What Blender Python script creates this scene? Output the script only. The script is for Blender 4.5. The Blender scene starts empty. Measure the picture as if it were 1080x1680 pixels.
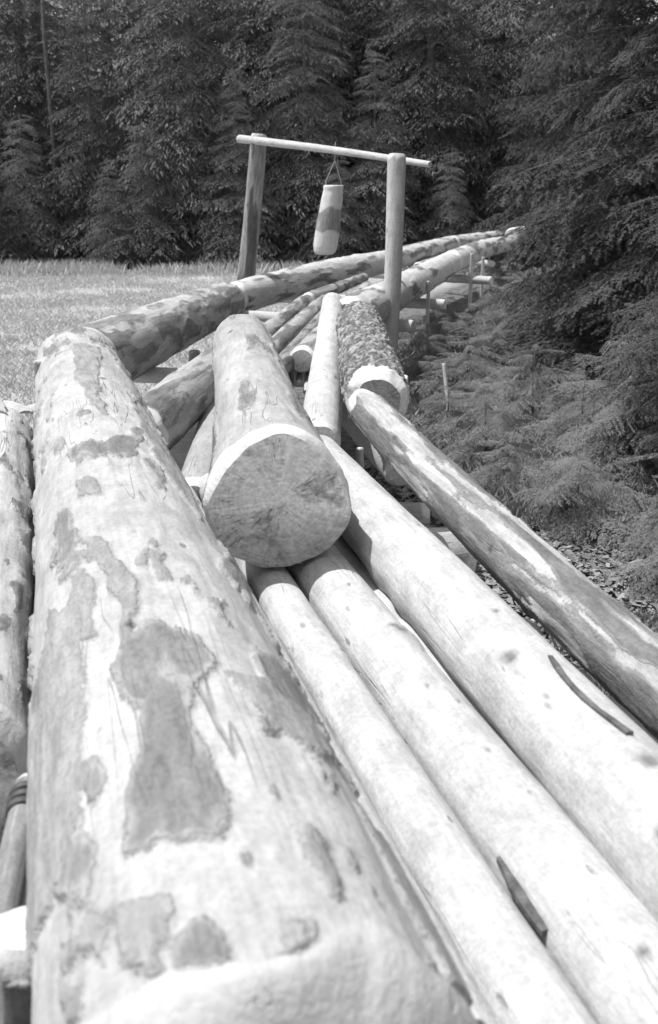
import bpy, math, random
import numpy as np
from mathutils import Matrix, Vector

# ------------------------------------------------------------------ camera, sky, sun, exposure
scn = bpy.context.scene
COL = scn.collection
cam = bpy.data.cameras.new('camera')
cam.sensor_fit = 'VERTICAL'; cam.sensor_height = 36.0; cam.lens = 40.0
cam.clip_start = 0.05; cam.clip_end = 3000
cam.dof.use_dof = True; cam.dof.focus_distance = 5.2; cam.dof.aperture_fstop = 5.0
camo = bpy.data.objects.new('camera', cam); COL.objects.link(camo)
camo.location = (0, 0, 1.75); camo.rotation_euler = (math.radians(90 - 15.62), 0, 0)
scn.camera = camo

SUN = Vector((-0.38, 0.07, 0.92)).normalized()          # towards the sun
elev = math.asin(SUN.z); azim = math.atan2(SUN.x, SUN.y)
world = bpy.data.worlds.new('World'); scn.world = world; world.use_nodes = True
wn = world.node_tree.nodes; wl = world.node_tree.links
sky = wn.new('ShaderNodeTexSky'); sky.sky_type = 'NISHITA'; sky.sun_disc = False
sky.sun_elevation = elev; sky.sun_rotation = azim
bw = wn.new('ShaderNodeRGBToBW')                          # black-and-white film: neutral sky light
wl.new(sky.outputs[0], bw.inputs[0]); wl.new(bw.outputs[0], wn['Background'].inputs['Color'])
wn['Background'].inputs['Strength'].default_value = 0.15
sl = bpy.data.lights.new('sun', 'SUN'); sl.energy = 3.2; sl.angle = math.radians(0.6); sl.color = (1, 1, 1)
so = bpy.data.objects.new('sun', sl); COL.objects.link(so); so.location = (-20, 10, 30)
so.rotation_euler = (-SUN).to_track_quat('-Z', 'Y').to_euler()
scn.view_settings.view_transform = 'Standard'; scn.view_settings.look = 'None'
scn.view_settings.exposure = 0.65; scn.view_settings.gamma = 1.0
scn.cycles.max_bounces = 3; scn.cycles.diffuse_bounces = 2; scn.cycles.glossy_bounces = 1; scn.cycles.transmission_bounces = 1; scn.cycles.transparent_max_bounces = 2

# ------------------------------------------------------------------ noise helpers
def _h(ix, iy, iz, s):
    n = (ix.astype(np.int64)*374761393 + iy.astype(np.int64)*668265263 + iz.astype(np.int64)*2147483647 + s*1274126177) & 0xffffffff
    n = ((n ^ (n >> 13))*1274126177) & 0xffffffff
    n = ((n ^ (n >> 16))*2246822519) & 0xffffffff
    return ((n ^ (n >> 15)) & 0xffffff)/float(0xffffff)
def vnoise(x, y, z, s=0):
    ix, iy, iz = np.floor(x), np.floor(y), np.floor(z)
    fx, fy, fz = x-ix, y-iy, z-iz
    fx = fx*fx*(3-2*fx); fy = fy*fy*(3-2*fy); fz = fz*fz*(3-2*fz)
    r = 0
    for a in (0, 1):
        for b in (0, 1):
            for c in (0, 1):
                w = (fx if a else 1-fx)*(fy if b else 1-fy)*(fz if c else 1-fz)
                r = r + w*_h(ix+a, iy+b, iz+c, s)
    return r
def fbm(x, y, z, s=0, o=4):
    r = 0; a = .5; t = 0
    for i in range(o):
        r = r + a*vnoise(x, y, z, s+i*7); t += a; a *= .5; x = x*2.03; y = y*2.03; z = z*2.03
    return r/t
def worley(u, v, s=0):
    iu, iv = np.floor(u), np.floor(v); d1 = np.full(u.shape, 9.); d2 = d1.copy(); cid = np.zeros(u.shape)
    for a in (-1, 0, 1):
        for b in (-1, 0, 1):
            cx = iu+a+_h(iu+a, iv+b, iv*0, s); cy = iv+b+_h(iu+a, iv+b, iv*0+3, s)
            d = np.hypot(cx-u, cy-v); k = d < d1
            d2 = np.where(k, d1, np.minimum(d2, d)); cid = np.where(k, _h(iu+a, iv+b, iv*0+5, s), cid); d1 = np.where(k, d, d1)
    return d1, d2, cid
def sstep(a, b, x):
    t = np.clip((x-a)/(b-a), 0, 1); return t*t*(3-2*t)

# ------------------------------------------------------------------ materials (all neutral: the picture is black-and-white)
class NT:
    def __init__(s, name):
        s.m = bpy.data.materials.new(name); s.m.use_nodes = True; s.t = s.m.node_tree
        s.n = s.t.nodes; s.b = s.n['Principled BSDF']; s.out = s.n['Material Output']
    def link(s, a, b): s.t.links.new(a, b)
    def put(s, sock, v):
        if hasattr(v, 'is_linked') or isinstance(v, bpy.types.NodeSocket): s.link(v, sock)
        else: sock.default_value = v
    def coord(s, scale=(1, 1, 1), kind='Object'):
        tc = s.n.new('ShaderNodeTexCoord'); mp = s.n.new('ShaderNodeMapping'); mp.inputs['Scale'].default_value = scale
        s.link(tc.outputs[kind], mp.inputs['Vector']); return mp.outputs[0]
    def noise(s, vec, scale, detail=4, rough=.55, dist=0):
        n = s.n.new('ShaderNodeTexNoise'); s.link(vec, n.inputs['Vector'])
        n.inputs['Scale'].default_value = scale; n.inputs['Detail'].default_value = detail
        n.inputs['Roughness'].default_value = rough; n.inputs['Distortion'].default_value = dist
        return n.outputs['Fac']
    def voro(s, vec, scale, feature='F1', out='Distance'):
        n = s.n.new('ShaderNodeTexVoronoi'); s.link(vec, n.inputs['Vector']); n.feature = feature
        n.inputs['Scale'].default_value = scale; return n.outputs[out]
    def math(s, op, a, b=0.0, c=None, clamp=False):
        n = s.n.new('ShaderNodeMath'); n.operation = op; n.use_clamp = clamp
        s.put(n.inputs[0], a); s.put(n.inputs[1], b)
        if c is not None: s.put(n.inputs[2], c)
        return n.outputs[0]
    def rng(s, v, a, b, c=0., d=1., smooth=False):
        n = s.n.new('ShaderNodeMapRange'); n.clamp = True
        if smooth: n.interpolation_type = 'SMOOTHSTEP'
        s.put(n.inputs[0], v)
        for i, q in enumerate((a, b, c, d)): s.put(n.inputs[i+1], q)
        return n.outputs[0]
    def mix(s, f, a, b):
        n = s.n.new('ShaderNodeMix'); n.data_type = 'FLOAT'
        s.put(n.inputs[0], f); s.put(n.inputs[2], a); s.put(n.inputs[3], b); return n.outputs[0]
    def attr(s, name):
        n = s.n.new('ShaderNodeAttribute'); n.attribute_name = name; return n.outputs['Fac']
    def rand(s): return s.n.new('ShaderNodeObjectInfo').outputs['Random']
    def bump(s, h, strength, dist):
        n = s.n.new('ShaderNodeBump'); n.inputs['Strength'].default_value = strength; n.inputs['Distance'].default_value = dist
        s.link(h, n.inputs['Height']); s.link(n.outputs[0], s.b.inputs['Normal'])
    def done(s, val, rough=.75, spec=.25):
        s.put(s.b.inputs['Base Color'], val) if not isinstance(val, float) else setattr(s.b.inputs['Base Color'], 'default_value', (val, val, val, 1))
        s.put(s.b.inputs['Roughness'], rough); s.b.inputs['Specular IOR Level'].default_value = spec
        return s.m

def wood_mat(name, wood, dull, bark_lo, bark_hi, fresh=.6, streak=.25, speck=1.0):
    k = NT(name)
    o = k.coord(); st = k.coord((1, 1, .09)); st2 = k.coord((1, 1, .22))
    fib = k.noise(st, 70, 3, .6); big = k.noise(st2, 6, 5, .65, .5); mid = k.noise(k.coord((1, 1, .5)), 13, 6, .72)
    fine = k.noise(o, 75, 3, .7); msk = k.noise(st2, 6.3, 1)
    b = k.mix(k.rng(big, .38, .64), dull, wood)
    b = k.math('MULTIPLY', b, k.rng(fib, .25, .75, 1-streak, 1+streak*.35))
    b = k.math('MULTIPLY', b, k.rng(mid, .34, .62, .78, 1.08))
    b = k.math('MULTIPLY', b, k.rng(fine, .3, .62, .84, 1.06))
    # drying cracks, nicks, dirt
    crk = k.noise(k.coord((1, 1, .05)), 30, 1, .5, .5)
    cm = k.math('MULTIPLY', k.rng(k.math('ABSOLUTE', k.math('SUBTRACT', crk, .5)), .004, .016, 1, 0), k.rng(msk, .56, .65))
    b = k.mix(k.math('MULTIPLY', cm, .45), b, .08)
    nk = k.math('MULTIPLY', k.rng(k.voro(k.coord((1, 1, .35)), 15), .10, .17, 1, 0), k.rng(mid, .52, .60))
    b = k.mix(k.math('MULTIPLY', nk, .65*speck), b, .09)
    b = k.mix(k.math('MULTIPLY', k.rng(mid, .60, .74), .35*speck), b, .17)
    # bark remains: baked field, edge frayed with fine noise
    mask = k.math('ADD', k.attr('bark'), k.math('MULTIPLY', k.math('SUBTRACT', fine, .5), .42))
    inner = k.rng(mask, .42, .51, smooth=True); outer = k.rng(mask, .60, .68, smooth=True)
    bn = k.noise(st2, 24, 6, .75)
    bk = k.math('MULTIPLY', k.mix(k.rng(bn, .36, .64), bark_lo, bark_hi), k.rng(fine, .3, .6, .8, 1.1))
    b = k.mix(inner, b, k.mix(outer, k.math('MULTIPLY', bk, 1.45), bk))
    b = k.mix(k.math('MULTIPLY', k.attr('fresh'), k.rng(big, .3, .42)), b, k.math('MULTIPLY', fresh, k.rng(fine, .3, .7, .88, 1.05)))
    b = k.mix(k.attr('knot'), b, .05)
    h = k.math('ADD', k.math('MULTIPLY', fib, .6), k.math('MULTIPLY', fine, .7))
    h = k.math('ADD', h, k.math('MULTIPLY', inner, k.math('MULTIPLY', bn, 2.5)))
    h = k.math('SUBTRACT', h, k.math('MULTIPLY', k.math('MAXIMUM', cm, nk), 1.2))
    k.bump(h, .6, .006)
    return k.done(b, .8, .15)
M = {}
M['peeled'] = wood_mat('peeled_wood', .60, .52, .12, .26, fresh=.66, speck=.8, streak=.16)
M['patchy'] = wood_mat('patchy_wood', .50, .40, .15, .25, fresh=.53, speck=1.0, streak=.14)
M['camou'] = wood_mat('half_peeled_wood', .54, .44, .16, .28, fresh=.6)
M['grey'] = wood_mat('grey_wood', .46, .36, .11, .22, fresh=.66, streak=.16, speck=.5)
M['pole'] = wood_mat('streaky_wood', .62, .42, .12, .22, fresh=.64, streak=.3)
M['weather'] = wood_mat('weathered_wood', .40, .26, .07, .15, fresh=.55, streak=.45)

def end_mat(name, a, bb, saw=.5, stain=1.0):
    k = NT(name); o = k.coord(); sp = k.n.new('ShaderNodeSeparateXYZ'); k.link(o, sp.inputs[0])
    sawl = k.noise(k.coord((1.6, 3.0, 1)), 20, 3, .65, .2)
    ang = k.math('ARCTAN2', sp.outputs[1], sp.outputs[0]); rad = k.math('POWER', k.math('ADD', k.math('MULTIPLY', sp.outputs[0], sp.outputs[0]), k.math('MULTIPLY', sp.outputs[1], sp.outputs[1])), .5)
    cb = k.n.new('ShaderNodeCombineXYZ'); k.link(k.math('MULTIPLY', ang, 7.), cb.inputs[0]); k.link(k.math('MULTIPLY', rad, 4.), cb.inputs[1])
    ray = k.noise(cb.outputs[0], 1.0, 3, .6)
    crack = k.math('MULTIPLY', k.rng(k.math('ABSOLUTE', k.math('SUBTRACT', ray, .5)), .002, .014, 1, 0), k.rng(k.noise(o, 9, 2), .5, .6))
    rg = k.math('SINE', k.math('MULTIPLY', k.math('ADD', rad, k.math('MULTIPLY', k.noise(o, 6, 2), .03)), 420))
    blot = k.noise(o, 5.5, 7, .72, .4)
    low = k.rng(k.math('ADD', sp.outputs[1], k.math('MULTIPLY', k.math('SUBTRACT', blot, .5), .35)), -.13, -.03, 1, 0)   # mud-stained lower third
    v = k.mix(k.rng(blot, .50, .64), a, bb)
    v = k.mix(k.math('MULTIPLY', low, .55*stain), v, bb)
    v = k.math('MULTIPLY', v, k.rng(sawl, .3, .7, 1-saw*.5, 1.10))
    v = k.math('MULTIPLY', v, k.rng(ray, .3, .7, .82, 1.10))
    v = k.math('MULTIPLY', v, k.rng(rg, -1, 1, .95, 1.03))
    v = k.math('MULTIPLY', v, k.rng(k.noise(o, 60, 4, .75), .28, .6, .7, 1.06))
    v = k.mix(k.math('MULTIPLY', crack, .7), v, .06)
    k.bump(k.math('SUBTRACT', k.math('ADD', sawl, k.math('MULTIPLY', blot, .6)), crack), .6, .006)
    return k.done(v, .9, .1)
M['end'] = end_mat('sawn_end', .86, .30)
M['end_white'] = end_mat('fresh_sawn_end', .7, .6, .2)
M['end_dark'] = end_mat('weathered_end', .44, .24)

k = NT('scaly_bark'); o = k.coord(); nz = k.noise(o, 40, 6, .7)
v = k.mix(k.rng(k.attr('bark'), .1, .8), .10, .40); v = k.math('MULTIPLY', v, k.rng(nz, .3, .7, .65, 1.2))
v = k.mix(k.attr('fresh'), v, k.rng(k.noise(o, 30, 4), .3, .6, .45, .66)); k.bump(nz, .7, .008); M['scaly'] = k.done(v, .9, .1)

k = NT('spruce_trunk_bark'); o = k.coord((1, 1, .5)); nz = k.noise(o, 18, 6, .7)
v = k.rng(nz, .3, .7, .06, .2); k.bump(nz, .8, .02); M['trunk'] = k.done(v, .9, .1)

def leaf_mat(name, lo, hi, trans):
    k = NT(name); g = k.n.new('ShaderNodeNewGeometry')
    nz = k.n.new('ShaderNodeTexNoise'); nz.inputs['Scale'].default_value = 1.7; nz.inputs['Detail'].default_value = 3
    k.link(g.outputs['Position'], nz.inputs['Vector'])
    v = k.mix(k.math('ADD', k.math('MULTIPLY', g.outputs['Random Per Island'], .5), k.math('MULTIPLY', k.rng(nz.outputs['Fac'], .3, .7), .5)), lo, hi)
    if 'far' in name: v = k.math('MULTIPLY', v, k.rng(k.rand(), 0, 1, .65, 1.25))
    k.done(v, .7, .08)
    if trans <= 0: return k.m
    tr = k.n.new('ShaderNodeBsdfTranslucent'); k.link(v, tr.inputs['Color'])
    ms = k.n.new('ShaderNodeMixShader'); ms.inputs[0].default_value = trans
    k.link(k.b.outputs[0], ms.inputs[1]); k.link(tr.outputs[0], ms.inputs[2]); k.link(ms.outputs[0], k.out.inputs['Surface'])
    return k.m
M['needle'] = leaf_mat('spruce_needles', .06, .15, 0)
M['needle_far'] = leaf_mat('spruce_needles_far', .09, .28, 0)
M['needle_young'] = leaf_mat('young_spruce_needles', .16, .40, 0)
M['grass'] = leaf_mat('dry_grass', .46, .70, 0)
M['weed'] = leaf_mat('green_grass', .20, .46, 0)
M['litter'] = leaf_mat('litter', .08, .42, .0)

k = NT('ground'); o = k.coord(); sep = k.n.new('ShaderNodeSeparateXYZ'); k.link(o, sep.inputs[0])
fieldv = k.mix(k.rng(k.noise(o, 1.3, 6, .7), .35, .68), .36, .54)
fieldv = k.math('MULTIPLY', fieldv, k.rng(k.noise(o, 14, 6, .75), .3, .7, .7, 1.15))
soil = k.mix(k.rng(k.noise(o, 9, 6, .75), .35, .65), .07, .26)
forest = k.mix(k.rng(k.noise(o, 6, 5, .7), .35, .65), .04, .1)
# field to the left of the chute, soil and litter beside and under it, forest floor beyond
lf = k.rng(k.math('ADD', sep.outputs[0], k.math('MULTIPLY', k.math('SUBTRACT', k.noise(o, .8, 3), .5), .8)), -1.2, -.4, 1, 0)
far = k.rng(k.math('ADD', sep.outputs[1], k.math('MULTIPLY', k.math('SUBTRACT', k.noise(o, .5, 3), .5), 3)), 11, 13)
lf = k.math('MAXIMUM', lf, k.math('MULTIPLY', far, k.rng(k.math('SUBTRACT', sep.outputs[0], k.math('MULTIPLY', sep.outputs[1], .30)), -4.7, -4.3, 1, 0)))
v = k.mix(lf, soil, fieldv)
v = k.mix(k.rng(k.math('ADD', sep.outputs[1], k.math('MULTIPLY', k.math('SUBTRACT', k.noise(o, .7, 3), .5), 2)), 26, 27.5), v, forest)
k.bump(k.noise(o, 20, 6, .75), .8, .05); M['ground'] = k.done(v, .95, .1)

k = NT('galvanised_wire'); M['wire'] = k.done(k.rng(k.noise(k.coord(), 30, 3), .3, .7, .25, .45), .5, .4)
k = NT('rusty_iron'); M['iron'] = k.done(k.rng(k.noise(k.coord(), 40, 4), .3, .7, .03, .09), .6, .4)

# ------------------------------------------------------------------ mesh helpers
def obj(name, mesh, mat, parent=None, loc=None, rot=None):
    o = bpy.data.objects.new(name, mesh)
    if mat is not None and len(mesh.materials) == 0: mesh.materials.append(mat)
    COL.objects.link(o)
    if parent is not None: o.parent = parent
    if loc is not None: o.location = loc
    if rot is not None: o.rotation_euler = rot
    return o
def tag(o, label, cat=None, group=None, kind=None):
    o['label'] = label
    if cat: o['category'] = cat
    if group: o['group'] = group
    if kind: o['kind'] = kind
    return o
def empty(name, loc, rz=0):
    o = bpy.data.objects.new(name, None); COL.objects.link(o); o.location = loc; o.rotation_euler = (0, 0, rz)
    o.empty_display_size = .1; return o
def np_mesh(name, V, F, smooth=False, attrs=None):
    """V (n,3); F (m,k) with constant k"""
    V = np.ascontiguousarray(V, np.float32); F = np.ascontiguousarray(F, np.int32); m, kk = F.shape
    me = bpy.data.meshes.new(name); me.vertices.add(len(V)); me.vertices.foreach_set('co', V.ravel())
    me.loops.add(m*kk); me.loops.foreach_set('vertex_index', F.ravel())
    me.polygons.add(m); me.polygons.foreach_set('loop_start', np.arange(0, m*kk, kk, dtype=np.int32))
    if smooth: me.polygons.foreach_set('use_smooth', np.ones(m, bool))
    if attrs:
        for n, a in attrs.items():
            at = me.attributes.new(n, 'FLOAT', 'POINT'); at.data.foreach_set('value', np.ascontiguousarray(a, np.float32).ravel())
    me.update(calc_edges=True); return me
def grid_faces(nv, nu):
    i = np.arange(nv-1)[:, None]; j = np.arange(nu)[None, :]; j2 = (j+1) % nu
    return np.stack([i*nu+j, i*nu+j2, (i+1)*nu+j2, (i+1)*nu+j], -1).reshape(-1, 4)
def frame(p0, p1):
    z = (Vector(p1)-Vector(p0)).normalized(); up = Vector((0, 0, 1)) if abs(z.z) < .9 else Vector((0, 1, 0))
    x = up.cross(z).normalized(); y = z.cross(x)
    return Matrix((x, y, z)).transposed()

def poly_field(th, t, poly, r, soft=.025):
    """signed-distance field (metres) of a polygon drawn in (angle, length) on the log's skin"""
    P = np.array([(math.radians(a)*r, b) for a, b in poly]); x = th*r; y = t
    d = np.full(x.shape, 1e9); ins = np.zeros(x.shape, bool); n = len(P)
    for i in range(n):
        a = P[i]; b = P[(i+1) % n]; e = b-a
        w = np.clip(((x-a[0])*e[0]+(y-a[1])*e[1])/(e@e+1e-12), 0, 1)
        d = np.minimum(d, np.hypot(x-a[0]-w*e[0], y-a[1]-w*e[1]))
        c = ((a[1] > y) != (b[1] > y)) & (x < (b[0]-a[0])*(y-a[1])/((b[1]-a[1]) if abs(b[1]-a[1]) > 1e-9 else 1e-9)+a[0])
        ins ^= c
    return np.where(ins, d, -d)/soft

def make_log(name, label, p0, p1, r0, r1, mat='peeled', end='end', nu=40, nv=70, seed=1, bend=(0, 0), lump=.035, flare=(0, .3),
             ch0=(.07, .8), ch1=(.05, .85), bark=(0., 3., 1.2), thick=.005, polys=None, knots=6, cat='log', group=None,
             scaly=False, tilt0=(0, 0), power=1.0, end1=None, stuffknots=True):
    p0 = Vector(p0); p1 = Vector(p1); L = (p1-p0).length
    o = None; rng = np.random.RandomState(seed)
    c0, c1 = ch0[0], ch1[0]
    body = np.linspace(0, 1, nv)**power*L
    t = np.unique(np.concatenate([body, np.linspace(0, c0*1.6, 22), L-np.linspace(0, c1*1.5, 8)])); nv = len(t)
    th = np.linspace(0, 2*math.pi, nu, endpoint=False)
    T, TH = np.meshgrid(t, th, indexing='ij'); cx, sy = np.cos(TH), np.sin(TH)
    R = r0+(r1-r0)*T/L
    ns = fbm(cx*1.3+seed*3.1, sy*1.3, T*1.1+seed, seed, 3)-.5
    ns2 = fbm(cx*5+seed, sy*5, T*5*.25/max(r0, .05)*.4, seed+5, 3)-.5
    R = R*(1+lump*2.2*ns+lump*1.2*ns2)+flare[0]*np.exp(-T/flare[1])*(1+.15*np.sin(TH*3+seed))
    # bark field
    if bark[0] > 0:
        f = fbm(cx*bark[1]*.5+seed*1.7, sy*bark[1]*.5, T*bark[2]+seed*.37, seed+11, 5)
        bf = .5+(f-(.62-.28*bark[0]))*3.2
    else: bf = np.zeros_like(T)
    if polys:
        for P, amt in polys:
            q = poly_field(TH, T, P, r0)+(fbm(cx*9, sy*9, T*5, seed+3, 4)-.5)*1.7
            bf = np.maximum(bf, np.clip(.45+q*.30+(fbm(cx*22, sy*22, T*16, seed+9, 3)-.5)*.35, 0, amt))
    # axe-bevelled ends
    def cham(dist, c, ratio, s, side=None):
        tc = c*(.35+1.1*vnoise(cx*2.2+s, sy*2.2, T*0, s)+.08*vnoise(cx*9+s, sy*9, T*0, s+2))
        sw = np.ones_like(T)
        if side is not None:
            sw = sstep(math.radians(side[1]), math.radians(side[1]*.55), np.abs(np.angle(np.exp(1j*(TH-math.radians(side[0])))))); tc = tc*(.12+.88*sw)
        tc = np.maximum(tc, 1e-4); u = np.clip(dist/tc, 0, 1)
        fac = ratio+.10*(vnoise(cx*2.5, sy*2.5, T*0+s, s+1)-.5)
        fac = 1-(1-fac)*(.15+.85*sw)
        return fac+(1-fac)*np.sin(u*math.pi/2)**.9, sstep(1.12, .88, dist/tc)*sw
    f0, m0 = cham(T, c0, ch0[1], seed+21, ch0[2] if len(ch0) > 2 else None); f1, m1 = cham(L-T, c1, ch1[1], seed+31)
    fresh = np.maximum(m0, m1).astype(float)
    bf = bf*(1-fresh)
    knot = np.zeros_like(T)
    for i in range(knots):
        kt = rng.uniform(.05, .95)*L; ka = rng.uniform(0, 2*math.pi); kr = rng.uniform(.4, 1.0)*min(.026, r0*.2)
        d = np.hypot(np.angle(np.exp(1j*(TH-ka)))*R, (T-kt)*.7)
        R = R+kr*.7*np.exp(-(d/(kr*2.2))**2)-kr*.5*np.exp(-(d/(kr*.8))**2); knot = np.maximum(knot, np.clip(1.3-d/kr, 0, 1)*.8)
    if scaly:
        d1, d2, cid = worley(TH/(2*math.pi)*11+1.6*fbm(cx*4, sy*4, T*11, 3, 4), T*30+3.5*fbm(cx*4, sy*4, T*8, 13, 4), seed)
        e = sstep(.0, .4, d2-d1)*(.45+.55*sstep(.35, .6, fbm(cx*9, sy*9, T*12, 17, 4))); bf = e*(.35+.65*cid); R = R+(1-fresh)*(e*.012*(.3+cid)+.03*(fbm(cx*6, sy*6, T*16, 5, 4)-.5))
    else:
        R = R+thick*(sstep(.43, .49, bf)*(1+.9*(fbm(cx*14, sy*14, T*10, seed+8, 3)-.5))+.7*sstep(.43, .48, bf)*sstep(.62, .50, bf)*vnoise(cx*7, sy*7, T*5, seed+4))
    R = R*f0*f1
    bx = bend[0]*np.sin(math.pi*T/L); by = bend[1]*np.sin(math.pi*T/L)
    # slanted saw cut at the near end
    Z = T+(tilt0[0]*cx+tilt0[1]*sy)*R*np.exp(-T/(r0*1.5))
    V = np.stack([cx*R+bx, sy*R+by, Z], -1)
    me = np_mesh(name, V.reshape(-1, 3), grid_faces(nv, nu), True, {'bark': bf, 'fresh': fresh, 'knot': knot})
    mtx = frame(p0, p1)
    o = obj(name, me, M[mat]); o.location = p0; o.rotation_euler = mtx.to_euler()
    for which in (0, 1):
        rim = V[0] if which == 0 else V[-1]; cen = rim.mean(0); nr = 7; s = -1 if which == 0 else 1
        fr = np.linspace(1, 0, nr)[:-1]
        D = cen[None, None]+(rim-cen)[None]*fr[:, None, None]
        D[1:, :, 2] += (fbm(D[1:, :, 0]*20, D[1:, :, 1]*20, D[1:, :, 2]*0+seed, seed, 3)-.5)*.012*min(1, r0/.15)
        VV = np.concatenate([D.reshape(-1, 3), cen[None]]); F = grid_faces(nr-1, nu)
        b = (nr-2)*nu; fan = [(b+j, b+(j+1) % nu, len(VV)-1, len(VV)-1) for j in range(nu)]
        mc = bpy.data.meshes.new('cut_end'); mc.from_pydata(VV.tolist(), [], F.tolist()+[q[:3] for q in fan])
        mc.polygons.foreach_set('use_smooth', np.ones(len(mc.polygons), bool))
        eo = obj('cut_end', mc, M[end if which == 0 else (end1 or end)], o)
    if label: tag(o, label, cat, group)
    return o

def tube(pts, rad, nu=10, smooth=True, name='tube', seed=0, lump=.0):
    pts = [Vector(p) for p in pts]; n = len(pts); V = []
    for i, p in enumerate(pts):
        d = (pts[min(i+1, n-1)]-pts[max(i-1, 0)]).normalized(); up = Vector((0, 0, 1)) if abs(d.z) < .9 else Vector((1, 0, 0))
        x = up.cross(d).normalized(); y = d.cross(x); r = rad[i] if hasattr(rad, '__len__') else rad
        for j in range(nu):
            a = 2*math.pi*j/nu; rr = r*(1+lump*math.sin(a*2+i*1.7+seed)+lump*.6*math.sin(a*5+i*2.9+seed))
            V.append(p+x*math.cos(a)*rr+y*math.sin(a)*rr)
    F = [tuple(q) for q in grid_faces(n, nu)]
    F += [tuple(range(nu))[::-1], tuple(range((n-1)*nu, n*nu))]
    me = bpy.data.meshes.new(name); me.from_pydata([tuple(v) for v in V], [], F)
    if smooth: me.polygons.foreach_set('use_smooth', [True]*(len(F)-2)+[False]*2)
    return me

# ------------------------------------------------------------------ ground
def ground_h(x, y):
    h = .05*(fbm(x*.6+9, y*.6+4, x*0, 3, 4)-.5)*2
    return h+.015*(y > 26)*(y-26)
gx = np.concatenate([-np.geomspace(900, 14, 16), np.linspace(-12, 12, 120), np.geomspace(14, 900, 16)])
gy = np.concatenate([-np.geomspace(700, 6, 12), np.linspace(-4, 34, 150), np.geomspace(36, 1500, 18)])
GX, GY = np.meshgrid(gx, gy); GZ = ground_h(GX, GY)-.02
n0, n1 = GX.shape; ii = np.arange(n0-1)[:, None]; jj = np.arange(n1-1)[None]
GF = np.stack([ii*n1+jj, ii*n1+jj+1, (ii+1)*n1+jj+1, (ii+1)*n1+jj], -1).reshape(-1, 4)
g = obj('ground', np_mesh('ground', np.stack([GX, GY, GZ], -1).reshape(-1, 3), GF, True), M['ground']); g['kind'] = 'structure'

# ------------------------------------------------------------------ the timber chute
E1 = Vector((.970, .243, 0)); DV = Vector((-.243, .970, 0))
def ch(a, t, z): return tuple(E1*a+DV*t+Vector((0, 0, z)))
GS = 'logs of the chute floor'; GW = 'logs of the chute side walls'

L1P = [([(76, 1.78), (90, 1.73), (88, 1.53), (90, 1.36), (84, 1.26), (76, 1.27), (60, 1.29), (61, 1.39), (69, 1.59)], .95),
       ([(57, 1.2), (70, 1.17), (69, 1.1), (64, 1.07), (55, 1.1)], .58),
       ([(10, 2.16), (53, 2.08), (50, 1.74), (45, 1.45), (28, 1.34), (5, 1.35), (0, 1.9)], .56),
       ([(48, 2.7), (58, 2.73), (68, 2.37), (70, 2.13), (71, 1.82), (73, 1.73), (77, 1.78), (76, 2.0), (80, 2.13), (80, 2.31), (76, 2.43), (69, 2.64)], .58),
       ([(55, 2.51), (63, 2.3), (57, 2.07), (40, 2.07), (28, 2.06), (18, 2.13), (29, 2.27), (35, 2.42), (42, 2.31)], .57),
       ([(91, 2.46), (98, 2.43), (96, 2.24), (91, 2.24)], .75),
       ([(103, 1.75), (118, 1.75), (144, 1.73), (148, 1.6), (124, 1.52), (112, 1.57)], .55),
       ([(107, 1.58), (116, 1.59), (115, 1.55), (107, 1.53)], .95),
       ([(38, 1.2), (48, 1.24), (53, 1.19), (50, 1.12)], .62),
       ([(59, 3.29), (74, 3.19), (74, 2.99), (59, 3.09)], .6),
       ([(82, 6.32), (112, 6.15), (91, 4.66), (93, 4.0), (83, 4.39), (76, 5.06)], .57),
       ([(140, 1.46), (160, 1.4), (165, 1.19), (158, 1.06), (146, 1.06), (139, 1.2)], .53),
       ([(122, 4.88), (142, 3.55), (135, 2.94), (124, 3.17), (117, 3.6)], .6)]
t0 = .97
L1P = [([(a, t-t0) for a, t in P], m) for P, m in L1P]
make_log('side_log', 'huge pale log with patches of grey bark running up the left foreground', ch(.196, t0, .72), ch(.196, 7.3, .72), .265, .25,
         'patchy', 'end', nu=260, nv=600, seed=3, lump=.04, ch0=(.085, .74), ch1=(.10, .8), bark=(.03, 6, 3.4), thick=.007, polys=L1P, knots=12, group=GW, power=1.7, tilt0=(-.0, -.12))
make_log('side_log', 'pale log at the left picture edge, outside the huge patchy log', ch(-.255, 2.2, .60), ch(-.25, 5.6, .62), .178, .175,
         'peeled', 'end', nu=72, nv=160, seed=5, lump=.08, bark=(.06, 7, 6), group=GW)
make_log('floor_log', 'slim floor pole mostly hidden under the huge patchy log', ch(.567, .9, .445), ch(.545, 5.2, .45), .075, .07, 'peeled', seed=6, group=GS)
make_log('floor_log', 'slim pale floor log next to the huge patchy log', ch(.708, .9, .455), ch(.70, 5.0, .47), .078, .070, 'peeled', nu=64, nv=160, seed=7, bend=(.0, .0), knots=12, group=GS)
make_log('floor_log', 'pale floor log between the slim floor log and the thick right one', ch(.888, .9, .475), ch(.876, 5.3, .49), .102, .096, 'peeled', nu=64, nv=160, seed=8, knots=14, polys=[([(98, 1.52), (108, 1.55), (112, 1.47), (104, 1.40), (100, 1.44)], .9)], group=GS)
make_log('floor_log', 'thick smooth pale log on the right of the foreground floor', ch(1.06, .9, .565), ch(1.145, 4.85, .61), .126, .116, 'peeled', nu=80, nv=160, seed=9, knots=12, group=GS)
make_log('side_log', 'streaky pole with half-peeled bark slanting over the right edge', (.125, 4.72, .915), (1.13, 1.55, .51), .075, .104, 'pole', 'end_white', nu=64, nv=160,
         seed=10, bend=(0, -.055), lump=.06, bark=(.34, 4, 2.8), ch0=(.12, .62), knots=10, group=GW)
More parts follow.
